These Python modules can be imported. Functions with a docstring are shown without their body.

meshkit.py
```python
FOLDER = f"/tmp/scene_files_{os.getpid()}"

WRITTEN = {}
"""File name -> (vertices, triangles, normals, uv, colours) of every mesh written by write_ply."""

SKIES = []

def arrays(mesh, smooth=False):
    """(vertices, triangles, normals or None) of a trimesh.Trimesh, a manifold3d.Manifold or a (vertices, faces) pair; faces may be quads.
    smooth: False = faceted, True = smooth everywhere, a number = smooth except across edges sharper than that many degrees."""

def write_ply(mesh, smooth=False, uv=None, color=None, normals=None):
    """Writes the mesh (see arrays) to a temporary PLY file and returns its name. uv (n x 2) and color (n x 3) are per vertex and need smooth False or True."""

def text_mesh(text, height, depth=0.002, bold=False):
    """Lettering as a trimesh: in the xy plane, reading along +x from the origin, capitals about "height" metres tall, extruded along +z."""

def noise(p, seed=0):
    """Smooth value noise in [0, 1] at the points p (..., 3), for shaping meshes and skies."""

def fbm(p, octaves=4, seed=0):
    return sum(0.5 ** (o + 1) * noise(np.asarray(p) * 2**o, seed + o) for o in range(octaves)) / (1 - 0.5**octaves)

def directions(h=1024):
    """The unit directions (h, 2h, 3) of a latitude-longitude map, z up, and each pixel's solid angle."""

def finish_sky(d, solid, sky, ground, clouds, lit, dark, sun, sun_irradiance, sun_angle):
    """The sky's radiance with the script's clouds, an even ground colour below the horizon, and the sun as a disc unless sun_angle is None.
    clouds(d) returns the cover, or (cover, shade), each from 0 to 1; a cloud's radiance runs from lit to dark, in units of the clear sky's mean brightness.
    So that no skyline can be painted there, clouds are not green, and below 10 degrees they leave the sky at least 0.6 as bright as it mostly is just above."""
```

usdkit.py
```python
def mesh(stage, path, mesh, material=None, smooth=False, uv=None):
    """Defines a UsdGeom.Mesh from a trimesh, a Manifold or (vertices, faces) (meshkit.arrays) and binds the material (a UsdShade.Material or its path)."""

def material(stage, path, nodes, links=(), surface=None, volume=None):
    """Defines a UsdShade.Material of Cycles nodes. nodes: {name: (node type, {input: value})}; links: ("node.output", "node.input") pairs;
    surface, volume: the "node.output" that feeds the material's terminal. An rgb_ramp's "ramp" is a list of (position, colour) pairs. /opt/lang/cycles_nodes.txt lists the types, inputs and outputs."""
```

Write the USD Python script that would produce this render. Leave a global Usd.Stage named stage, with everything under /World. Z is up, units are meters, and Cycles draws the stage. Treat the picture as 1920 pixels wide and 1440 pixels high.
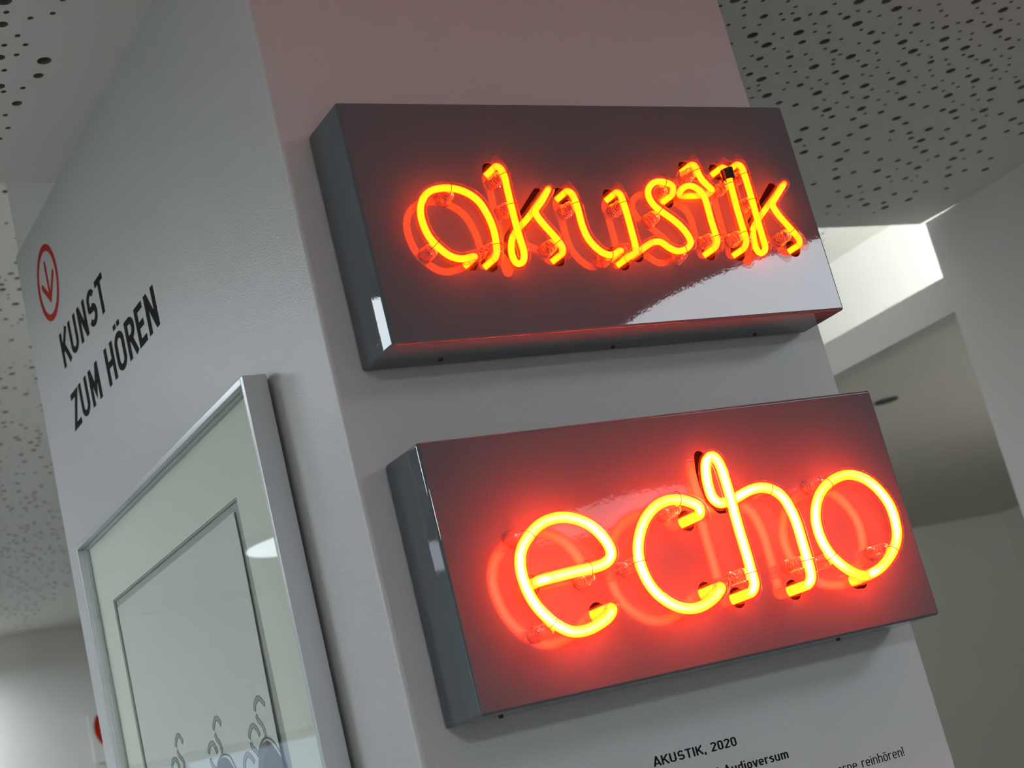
import math, random
import numpy as np, trimesh, usdkit, meshkit
import manifold3d as m3
from shapely.geometry import Polygon, LineString, Point, box as sbox
from shapely.ops import unary_union
from shapely import affinity
from pxr import Usd, UsdGeom, UsdLux, UsdShade, Gf, Sdf

stage = Usd.Stage.CreateInMemory()
UsdGeom.SetStageUpAxis(stage, 'Z')
UsdGeom.Xform.Define(stage, '/World')
UsdGeom.Scope.Define(stage, '/World/Looks')

# ------------------------------------------------------------------ camera, light, exposure
F = 2968.200148205001
M = [[0.849477,-0.469099,-0.241525],[-0.083366,0.332679,-0.939348],[0.520997,0.81809,0.243496]]
C = [-0.62622,-1.27916,1.55]
B1 = {"x":0.0296,"z":1.9561,"w":0.55,"h":0.2451,"d":0.0724}
B2 = {"x":0.0294,"z":1.6181,"w":0.5498,"h":0.2457,"d":0.0722}
WC = 0.6046

MM = 17.3                                             # four-thirds sensor width
cam = UsdGeom.Camera.Define(stage, '/World/camera')
cam.CreateHorizontalApertureAttr(MM); cam.CreateVerticalApertureAttr(MM*.75)
cam.CreateFocalLengthAttr(F/1920*MM)
cam.CreateFStopAttr(5.6); cam.CreateFocusDistanceAttr(1.62)
cam.CreateClippingRangeAttr((.05, 200))
cam.CreateExposureAttr(0.0)
_r, _d, _f = (np.array(v) for v in M)
mat4 = Gf.Matrix4d(*_r, 0, *(-_d), 0, *(-_f), 0, *C, 1)
UsdGeom.Xformable(cam).AddTransformOp().Set(mat4)

# round ceiling lamps (x, y, z, radius, radiance); the daylight behind the far window is the dome
LAMPS = [(1.89, -1.48, 2.462, .48, 8.8), (2.75, -3.75, 2.462, .36, 2.6), (-.9, -3.6, 2.462, .48, 33.0),
         (-2.35, 1.75, 2.50, .48, 37.0), (-1.51, 3.45, 2.50, .205, 4.0), (.72, 7.02, 2.84, .15, 75.0), (-.78, 1.48, 2.50, .27, 7.0), (-2.2, 4.15, 2.50, .40, 2.0)]
LAMP_TINT = (.87, .96, 1.03)
UPLIGHT = 300.0                                        # lamp of the bay behind the right wall
NEON_A, NEON_E = 24.0, 66.0
dome = UsdLux.DomeLight.Define(stage, '/World/sky_light')
dome.CreateIntensityAttr(1.0); dome.CreateColorAttr(Gf.Vec3f(.21, .27, .38))
rl = UsdLux.RectLight.Define(stage, '/World/bay_light')
rl.CreateWidthAttr(.7); rl.CreateHeightAttr(.2); rl.CreateIntensityAttr(UPLIGHT); rl.CreateColorAttr(Gf.Vec3f(.95, 1.0, .98))
_z = -np.array([.18, 1.0, .9]); _z /= np.linalg.norm(_z)
_x = np.cross([0, 0, 1.], _z); _x /= np.linalg.norm(_x); _y = np.cross(_z, _x)
UsdGeom.Xformable(rl).AddTransformOp().Set(Gf.Matrix4d(*_x, 0, *_y, 0, *_z, 0, 2.52, .42, 2.60, 1))

r2 = UsdLux.RectLight.Define(stage, '/World/side_room_light')    # uplight in the dim room beyond the opening
r2.CreateWidthAttr(3.0); r2.CreateHeightAttr(2.4); r2.CreateIntensityAttr(.85); r2.CreateColorAttr(Gf.Vec3f(1.0, .98, .88))
UsdGeom.Xformable(r2).AddTransformOp().Set(Gf.Matrix4d(1, 0, 0, 0, 0, -1, 0, 0, 0, 0, -1, 0, 6.0, 2.2, .9, 1))

# ------------------------------------------------------------------ helpers
_used = {}
def numbered(parent, name):
    k = (str(parent), name); n = _used.get(k, 0); _used[k] = n+1
    return name if n == 0 else f'{name}_{n:03d}'
BASE = {}
def keys(prim, **kw):
    for k, v in kw.items():
        if v: prim.SetCustomDataByKey(k, v)
def thing(name, label, cat, loc=(0, 0, 0), group=None, kind=None):
    p = '/World/'+numbered('/World', name)
    x = UsdGeom.Xform.Define(stage, p); x.AddTranslateOp().Set(Gf.Vec3d(*map(float, loc)))
    keys(x.GetPrim(), label=label, category=cat, group=group, kind=kind)
    BASE[p] = np.array(loc, float); return p
def tri(m):
    v, f, n = meshkit.arrays(m); return trimesh.Trimesh(v, f, process=False)
def obj(name, mesh, mat, parent, smooth=False, label=None, kind=None):
    p = parent+'/'+numbered(parent, name)
    m = tri(mesh).copy()
    m.apply_translation(-BASE[parent]); BASE[p] = BASE[parent]
    g = usdkit.mesh(stage, p, m, mat, smooth=smooth)
    keys(g.GetPrim(), label=label, kind=kind); return p
def top(name, mesh, mat, label=None, cat=None, kind=None, smooth=False, group=None):
    p = '/World/'+numbered('/World', name)
    g = usdkit.mesh(stage, p, tri(mesh), mat, smooth=smooth)
    BASE[p] = np.zeros(3)
    keys(g.GetPrim(), label=label, category=cat, kind=kind, group=group); return p
def bx(x0, x1, y0, y1, z0, z1):
    m = trimesh.creation.box([x1-x0, y1-y0, z1-z0]); m.apply_translation([(x0+x1)/2, (y0+y1)/2, (z0+z1)/2]); return m
def cat(*ms): return trimesh.util.concatenate([tri(m) for m in ms])
def rbox(x0, x1, y0, y1, z0, z1, r, seg=16):
    s = m3.Manifold.sphere(r, seg)
    return m3.Manifold.batch_hull([s.translate([x, y, z]) for x in (x0+r, x1-r) for y in (y0+r, y1-r) for z in (z0+r, z1-r)])
def mbox(x0, x1, y0, y1, z0, z1): return m3.Manifold.cube([x1-x0, y1-y0, z1-z0]).translate([x0, y0, z0])
def prism(poly, h):
    return cat(*[trimesh.creation.extrude_polygon(g, h, engine='earcut') for g in getattr(poly, 'geoms', [poly]) if g.area > 1e-9])
def on_left(poly, x, t):    # plan (u = -y, v = z) -> solid standing on a plane x = const, proud toward -x by t
    m = prism(poly, t); v = m.vertices.copy()
    m.vertices = np.c_[x-v[:, 2], -v[:, 0], v[:, 1]]; return m
def on_front(poly, y, t):   # plan (u = x, v = z) -> proud toward -y by t
    m = prism(poly, t); v = m.vertices.copy()
    m.vertices = np.c_[v[:, 0], y-v[:, 2], v[:, 1]]; m.invert() if m.volume < 0 else None; return m

# ------------------------------------------------------------------ materials
def M_(name): return '/World/Looks/'+name
def plain(name, col, rough=.5, bump=0, scale=300, ior=1.5, metallic=0, var=0, detail=2, spec=.5):
    n = {'p': ('principled_bsdf', {'base_color': col, 'roughness': rough, 'ior': ior, 'metallic': metallic, 'specular_ior_level': spec})}; l = []
    if bump or var:
        n['t'] = ('texture_coordinate', {}); n['n'] = ('noise_texture', {'scale': scale, 'detail': detail, 'roughness': .55}); l += [('t.object', 'n.vector')]
    if bump:
        n['b'] = ('bump', {'strength': 1.0, 'distance': bump}); l += [('n.fac', 'b.height'), ('b.normal', 'p.normal')]
    if var:
        n['n2'] = ('noise_texture', {'scale': 3.0, 'detail': 3}); l += [('t.object', 'n2.vector')]
        n['r'] = ('rgb_ramp', {'ramp': [(.3, [c*(1-var) for c in col]), (.7, [c*(1+var) for c in col])]}); l += [('n2.fac', 'r.fac'), ('r.color', 'p.base_color')]
    return usdkit.material(stage, M_(name), n, l, surface='p.BSDF')
def emit(name, col, strength):
    return usdkit.material(stage, M_(name), {'e': ('emission', {'color': col, 'strength': strength})}, surface='e.emission')
def clear(name, tint, rough=.02, ior=1.45, gl=(1, 1, 1)):
    return usdkit.material(stage, M_(name), {'t': ('transparent_bsdf', {'color': tint}), 'g': ('glossy_bsdf', {'color': gl, 'roughness': rough}), 'f': ('fresnel', {'IOR': ior}), 'o': ('geometry', {}), 'k': ('math', {'math_type': 'subtract', 'value1': 1.0}), 'x': ('math', {'math_type': 'multiply'}), 'm': ('mix_closure', {})},
        [('o.backfacing', 'k.value2'), ('f.fac', 'x.value1'), ('k.value', 'x.value2'), ('x.value', 'm.fac'), ('t.BSDF', 'm.closure1'), ('g.BSDF', 'm.closure2')], surface='m.closure')
def gas(name, strength, ramp):   # optically thin glowing gas: bright along the axis, fading to the rim with the path length
    return usdkit.material(stage, M_(name), {'w': ('layer_weight', {'blend': .5}), 'r': ('rgb_ramp', {'ramp': ramp}), 'e': ('emission', {'strength': strength})},
        [('w.facing', 'r.fac'), ('r.color', 'e.color')], surface='e.emission')

WHITE = plain('white_plaster', (.74, .73, .69), .6, bump=.0002, scale=500)
CEIL = plain('ceiling_board', (.72, .71, .66), .7, var=.02)
CORE = plain('gypsum_core', (.21, .20, .155), .9)
FLEECE = plain('dark_fleece', (.055, .05, .03), .95)
GREY = plain('grey_wall_paint', (.50, .505, .50), .36, bump=.0004, scale=460, var=.015)
FRONT = plain('front_wall_paint', (.56, .56, .555), .45, bump=.0005, scale=330, var=.015)
FLOORM = plain('floor_screed', (.175, .17, .16), .45, var=.08)
BOX = plain('grey_gloss_lacquer', (.095, .113, .127), .03, bump=.000012, scale=260, detail=1)
INNER = plain('dark_box_inside', (.05, .045, .045), .6)
STEEL = plain('dark_screw_steel', (.06, .06, .06), .4, metallic=1)
ALU = plain('satin_aluminium', (.56, .58, .59), .33, metallic=.55)
MATC = plain('mat_board', (.76, .77, .68), .8)
PAPER = plain('drawing_paper', (.68, .695, .65), .8, bump=.0001, scale=900)
BACK = plain('frame_back_board', (.40, .41, .38), .85)
PANE = clear('frame_glass', (.97, .985, .975), rough=.0, ior=1.5)
BLACK = plain('black_vinyl', (.014, .011, .011), .8, spec=.12)
RED = plain('red_vinyl', (.42, .020, .010), .7, spec=.12)
INKG = plain('grey_ink', (.18, .185, .185), .8)
INKL = plain('light_grey_ink', (.36, .37, .36), .8)
DOME = plain('dome_ink', (.15, .13, .115), .8)
FACET = plain('facet_ink', (.29, .28, .255), .8)
INK = plain('black_print', (.010, .011, .012), .8, spec=.15)
def tube_glass(name, haze):
    return usdkit.material(stage, M_(name), {'t': ('transparent_bsdf', {'color': (.97, .88, .86)}), 'l': ('translucent_bsdf', {'color': (.9, .8, .8)}), 'h': ('mix_closure', {'fac': haze}),
        'g': ('glossy_bsdf', {'color': (1, 1, 1), 'roughness': .03}), 'f': ('fresnel', {'IOR': 1.42}), 'o': ('geometry', {}), 'k': ('math', {'math_type': 'subtract', 'value1': 1.0}), 'x': ('math', {'math_type': 'multiply'}), 'm': ('mix_closure', {})},
        [('o.backfacing', 'k.value2'), ('f.fac', 'x.value1'), ('k.value', 'x.value2'), ('x.value', 'm.fac'), ('t.BSDF', 'h.closure1'), ('l.BSDF', 'h.closure2'), ('h.closure', 'm.closure1'), ('g.BSDF', 'm.closure2')], surface='m.closure')
GLASS_A, GLASS_E = tube_glass('neon_glass_a', .024), tube_glass('neon_glass_b', .014)
SUPP = usdkit.material(stage, M_('support_glass'), {'g': ('glass_bsdf', {'color': (1, .93, .9), 'roughness': .02, 'IOR': 1.45}), 't': ('transparent_bsdf', {'color': (.95, .85, .82)}), 'm': ('mix_closure', {'fac': .40}), 'd': ('translucent_bsdf', {'color': (.8, .6, .55)}), 'n': ('mix_closure', {'fac': .06})}, [('g.BSDF', 'm.closure1'), ('t.BSDF', 'm.closure2'), ('m.closure', 'n.closure1'), ('d.BSDF', 'n.closure2')], surface='n.closure')
PAINT = plain('blackout_paint', (.004, .003, .003), .25)
WIRE = plain('copper_tie_wire', (.16, .06, .035), .4, metallic=.8)
GAS_A = gas('neon_gas_soft', NEON_A, [(0, (1, .052, .0005)), (.50, (1, .047, .0005)), (.68, (1, .030, .0005)), (.84, (1, .006, .0004)), (1, (.45, .0015, .0003))])
GAS_E = gas('neon_gas_bright', NEON_E, [(0, (1, .062, .027)), (.10, (1, .050, .015)), (.22, (1, .034, .0045)), (.34, (1, .026, .0006)), (.70, (1, .0165, .0005)), (.88, (1, .0055, .0003)), (1, (.45, .0012, .0002))])
LAMPM = [emit(f'lamp_diffuser_{i}', LAMP_TINT, l[4]) for i, l in enumerate(LAMPS)]
LAMPRIM = plain('lamp_rim', (.25, .25, .25), .4)

SLOTS_A = [[[0.2285,2.1011],[0.1828,2.0544],[0.1783,2.0429],[0.1839,2.0315]],[[0.5321,2.1008],[0.489,2.0599],[0.4817,2.044],[0.484,2.031]]]
SLOTS_E = [[[0.3332,1.8152],[0.3304,1.8024],[0.33,1.7877],[0.3315,1.7739],[0.3397,1.7649],[0.3545,1.7653]]]
A = [["a",[[[0.1309,-0.0879,2.0336],[0.1225,-0.0879,2.0317],[0.1126,-0.0879,2.0305],[0.1016,-0.0879,2.0338],[0.0921,-0.0879,2.0426],[0.0852,-0.0879,2.0524],[0.0817,-0.0879,2.0649],[0.0817,-0.0879,2.0785],[0.0866,-0.0879,2.0908],[0.0964,-0.0879,2.0997],[0.1104,-0.0879,2.1031],[0.1235,-0.0879,2.1024],[0.1368,-0.0879,2.0977],[0.1468,-0.0879,2.0893],[0.1522,-0.0879,2.0775],[0.1551,-0.0879,2.0647],[0.1555,-0.0879,2.0532],[0.1542,-0.0879,2.0417],[0.1523,-0.0879,2.0315]]],[1,1]],["k",[[[0.1798,-0.0879,2.1275],[0.1833,-0.0879,2.115],[0.1828,-0.0879,2.1014],[0.1823,-0.0879,2.0825],[0.182,-0.0879,2.0638],[0.1824,-0.0879,2.0475],[0.1826,-0.0879,2.033],[0.1808,-0.0859,2.0259],[0.1758,-0.0839,2.0235],[0.1735,-0.0819,2.0291],[0.1742,-0.0804,2.0395],[0.179,-0.0804,2.0521],[0.1883,-0.0804,2.0623],[0.1994,-0.0804,2.0702],[0.2098,-0.0804,2.0793],[0.2204,-0.0804,2.0892],[0.2293,-0.0804,2.0973],[0.2308,-0.0859,2.1001],[0.2224,-0.0954,2.094],[0.2125,-0.0954,2.0829],[0.2021,-0.0954,2.0726],[0.2039,-0.0954,2.0667],[0.2063,-0.0954,2.0619],[0.2166,-0.0909,2.053],[0.2249,-0.0879,2.0447],[0.2299,-0.0879,2.0333]]],[1,1]],["u",[[[0.2543,-0.0879,2.0993],[0.2577,-0.0879,2.0877],[0.2581,-0.0879,2.0756],[0.258,-0.0879,2.0589],[0.2606,-0.0879,2.0456],[0.2678,-0.0879,2.0346],[0.2746,-0.0879,2.029],[0.2833,-0.0879,2.0268],[0.2941,-0.0879,2.0311],[0.2995,-0.0879,2.0327]],[[0.3138,-0.0879,2.0968],[0.3152,-0.0879,2.0838],[0.3156,-0.0879,2.0679],[0.3153,-0.0879,2.0496],[0.3147,-0.0879,2.0339],[0.3126,-0.0879,2.0273],[0.3063,-0.0879,2.0246]]],[1,1]],["s",[[[0.3838,-0.0879,2.0921],[0.383,-0.0879,2.1003],[0.3742,-0.0879,2.1043],[0.3638,-0.0879,2.1051],[0.354,-0.0879,2.1003],[0.3488,-0.0879,2.0917],[0.3512,-0.0879,2.0804],[0.3598,-0.0879,2.0715],[0.371,-0.0879,2.0624],[0.3794,-0.0879,2.0534],[0.3846,-0.0879,2.0433],[0.3853,-0.0879,2.0359],[0.3779,-0.0879,2.03],[0.365,-0.0879,2.0275],[0.3552,-0.0879,2.0322],[0.3474,-0.0879,2.0384],[0.3377,-0.0879,2.0384],[0.3256,-0.0879,2.0334]]],[1,1]],["t",[[[0.4202,-0.0879,2.1265],[0.4221,-0.0879,2.1104],[0.4271,-0.0879,2.1014],[0.4343,-0.0859,2.0964],[0.4412,-0.0779,2.0975],[0.435,-0.0759,2.0947],[0.422,-0.0759,2.0937],[0.4093,-0.0769,2.0929],[0.3987,-0.0799,2.0918],[0.3901,-0.0859,2.0917],[0.3913,-0.0909,2.0949],[0.4027,-0.0909,2.0985],[0.411,-0.0909,2.0952],[0.4181,-0.0899,2.0879],[0.4206,-0.0879,2.076],[0.42,-0.0879,2.0609],[0.4204,-0.0879,2.0457],[0.4205,-0.0879,2.0357],[0.4188,-0.0879,2.0308]]],[1,1]],["i",[[[0.46,-0.0879,2.1228],[0.4609,-0.0879,2.1137],[0.4607,-0.0879,2.1046],[0.4598,-0.0879,2.0891],[0.459,-0.0879,2.0699],[0.4589,-0.0879,2.0494],[0.4589,-0.0879,2.0367],[0.4567,-0.0879,2.0285]]],[1,1]],["k",[[[0.4814,-0.0879,2.1258],[0.483,-0.0879,2.116],[0.4832,-0.0879,2.1003],[0.4829,-0.0879,2.0782],[0.4821,-0.0879,2.0589],[0.4818,-0.0879,2.0371],[0.4814,-0.0879,2.0269],[0.4794,-0.0859,2.0221],[0.4748,-0.0839,2.0219],[0.4739,-0.0819,2.0298],[0.4764,-0.0804,2.0419],[0.48,-0.0804,2.0521],[0.4886,-0.0804,2.0608],[0.4995,-0.0804,2.0696],[0.5105,-0.0804,2.0784],[0.5237,-0.0804,2.0886],[0.5351,-0.0804,2.0982],[0.5362,-0.0859,2.1002],[0.5241,-0.0954,2.0933],[0.5141,-0.0954,2.0843],[0.5019,-0.0954,2.0723],[0.5033,-0.0954,2.0658],[0.5063,-0.0954,2.0592],[0.5171,-0.0909,2.0512],[0.528,-0.0879,2.0405],[0.5342,-0.0879,2.0299]]],[1,1]]]
E = [["e",[[[0.1716,-0.0987,1.6854],[0.1638,-0.0987,1.678],[0.1527,-0.0987,1.6733],[0.1373,-0.0987,1.6698],[0.1223,-0.0987,1.671],[0.1104,-0.0987,1.6778],[0.0997,-0.0987,1.6885],[0.0912,-0.0987,1.7028],[0.0871,-0.0987,1.7184],[0.0868,-0.0987,1.7344],[0.0918,-0.0987,1.7488],[0.1019,-0.0987,1.7595],[0.1162,-0.0987,1.7688],[0.1315,-0.0987,1.7727],[0.1457,-0.0987,1.7721],[0.1599,-0.0987,1.7673],[0.171,-0.0987,1.7598],[0.1796,-0.0987,1.7482],[0.1837,-0.0987,1.7377],[0.1832,-0.0977,1.7307],[0.177,-0.0957,1.7259],[0.1648,-0.0947,1.7238],[0.1435,-0.0937,1.7231],[0.12,-0.0927,1.7218],[0.114,-0.0927,1.7215],[0.1079,-0.0927,1.7212]]],[1,1]],["c",[[[0.2968,-0.0987,1.7562],[0.294,-0.0987,1.7629],[0.2862,-0.0987,1.7681],[0.2749,-0.0987,1.7722],[0.2595,-0.0987,1.7731],[0.2444,-0.0987,1.7688],[0.2293,-0.0987,1.7584],[0.2174,-0.0987,1.7422],[0.2121,-0.0987,1.7277],[0.2124,-0.0987,1.7101],[0.2181,-0.0987,1.6942],[0.2291,-0.0987,1.6815],[0.2444,-0.0987,1.6725],[0.2622,-0.0987,1.6702],[0.2817,-0.0987,1.6757],[0.2966,-0.0987,1.6856]]],[1,1]],["h",[[[0.3309,-0.0987,1.6748],[0.3334,-0.0987,1.6836],[0.3336,-0.0987,1.6956],[0.3338,-0.0987,1.713],[0.3334,-0.0987,1.735],[0.3337,-0.0987,1.7549],[0.334,-0.0987,1.7705],[0.3336,-0.0987,1.789],[0.3344,-0.0957,1.8033],[0.3328,-0.0907,1.8118],[0.3291,-0.0857,1.8092],[0.3261,-0.0832,1.7984],[0.325,-0.0822,1.7842],[0.3259,-0.0822,1.7729],[0.3321,-0.0822,1.7662],[0.3396,-0.0822,1.7661],[0.3474,-0.0842,1.7668],[0.3507,-0.0897,1.7681],[0.3598,-0.0957,1.7712],[0.3732,-0.0987,1.7721],[0.3873,-0.0987,1.7681],[0.397,-0.0987,1.7597],[0.4023,-0.0987,1.7471],[0.4048,-0.0987,1.7309],[0.4048,-0.0987,1.7118],[0.4047,-0.0987,1.6928],[0.4037,-0.0987,1.6807],[0.4009,-0.0987,1.6716]]],[1,1]],["o",[[[0.4885,-0.0887,1.6697],[0.4743,-0.0927,1.6698],[0.4612,-0.0957,1.6736],[0.4454,-0.0987,1.6834],[0.435,-0.0987,1.6962],[0.4296,-0.0987,1.7106],[0.429,-0.0987,1.7277],[0.4341,-0.0987,1.743],[0.4459,-0.0987,1.7576],[0.4627,-0.0987,1.7672],[0.4825,-0.0987,1.7716],[0.497,-0.0987,1.7698],[0.5124,-0.0987,1.7621],[0.5241,-0.0987,1.7491],[0.5314,-0.0987,1.7327],[0.5314,-0.0987,1.7139],[0.5273,-0.0987,1.7004],[0.5179,-0.0987,1.6889],[0.5047,-0.0987,1.6792],[0.4913,-0.0987,1.6726],[0.4831,-0.0957,1.67]]],[1,1]]]
S1 = [[0.1178,2.098],[0.0861,2.0426],[0.1792,2.1146],[0.1793,2.0821],[0.1518,2.0412],[0.219,2.0418],[0.2527,2.0812],[0.2795,2.0261],[0.3128,2.0807],[0.3518,2.0681],[0.3716,2.0973],[0.4157,2.1162],[0.4534,2.1],[0.4141,2.0406],[0.4526,2.0422],[0.4817,2.1112],[0.4807,2.0805],[0.5179,2.041],[0.3725,2.0249]]
S2 = [[0.0995,1.7639],[0.1006,1.6772],[0.1585,1.7161],[0.208,1.7202],[0.2697,1.7653],[0.3272,1.6926],[0.3998,1.6939],[0.4322,1.6914],[0.5106,1.6915],[0.4541,1.7692],[0.3827,1.7734]]
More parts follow.
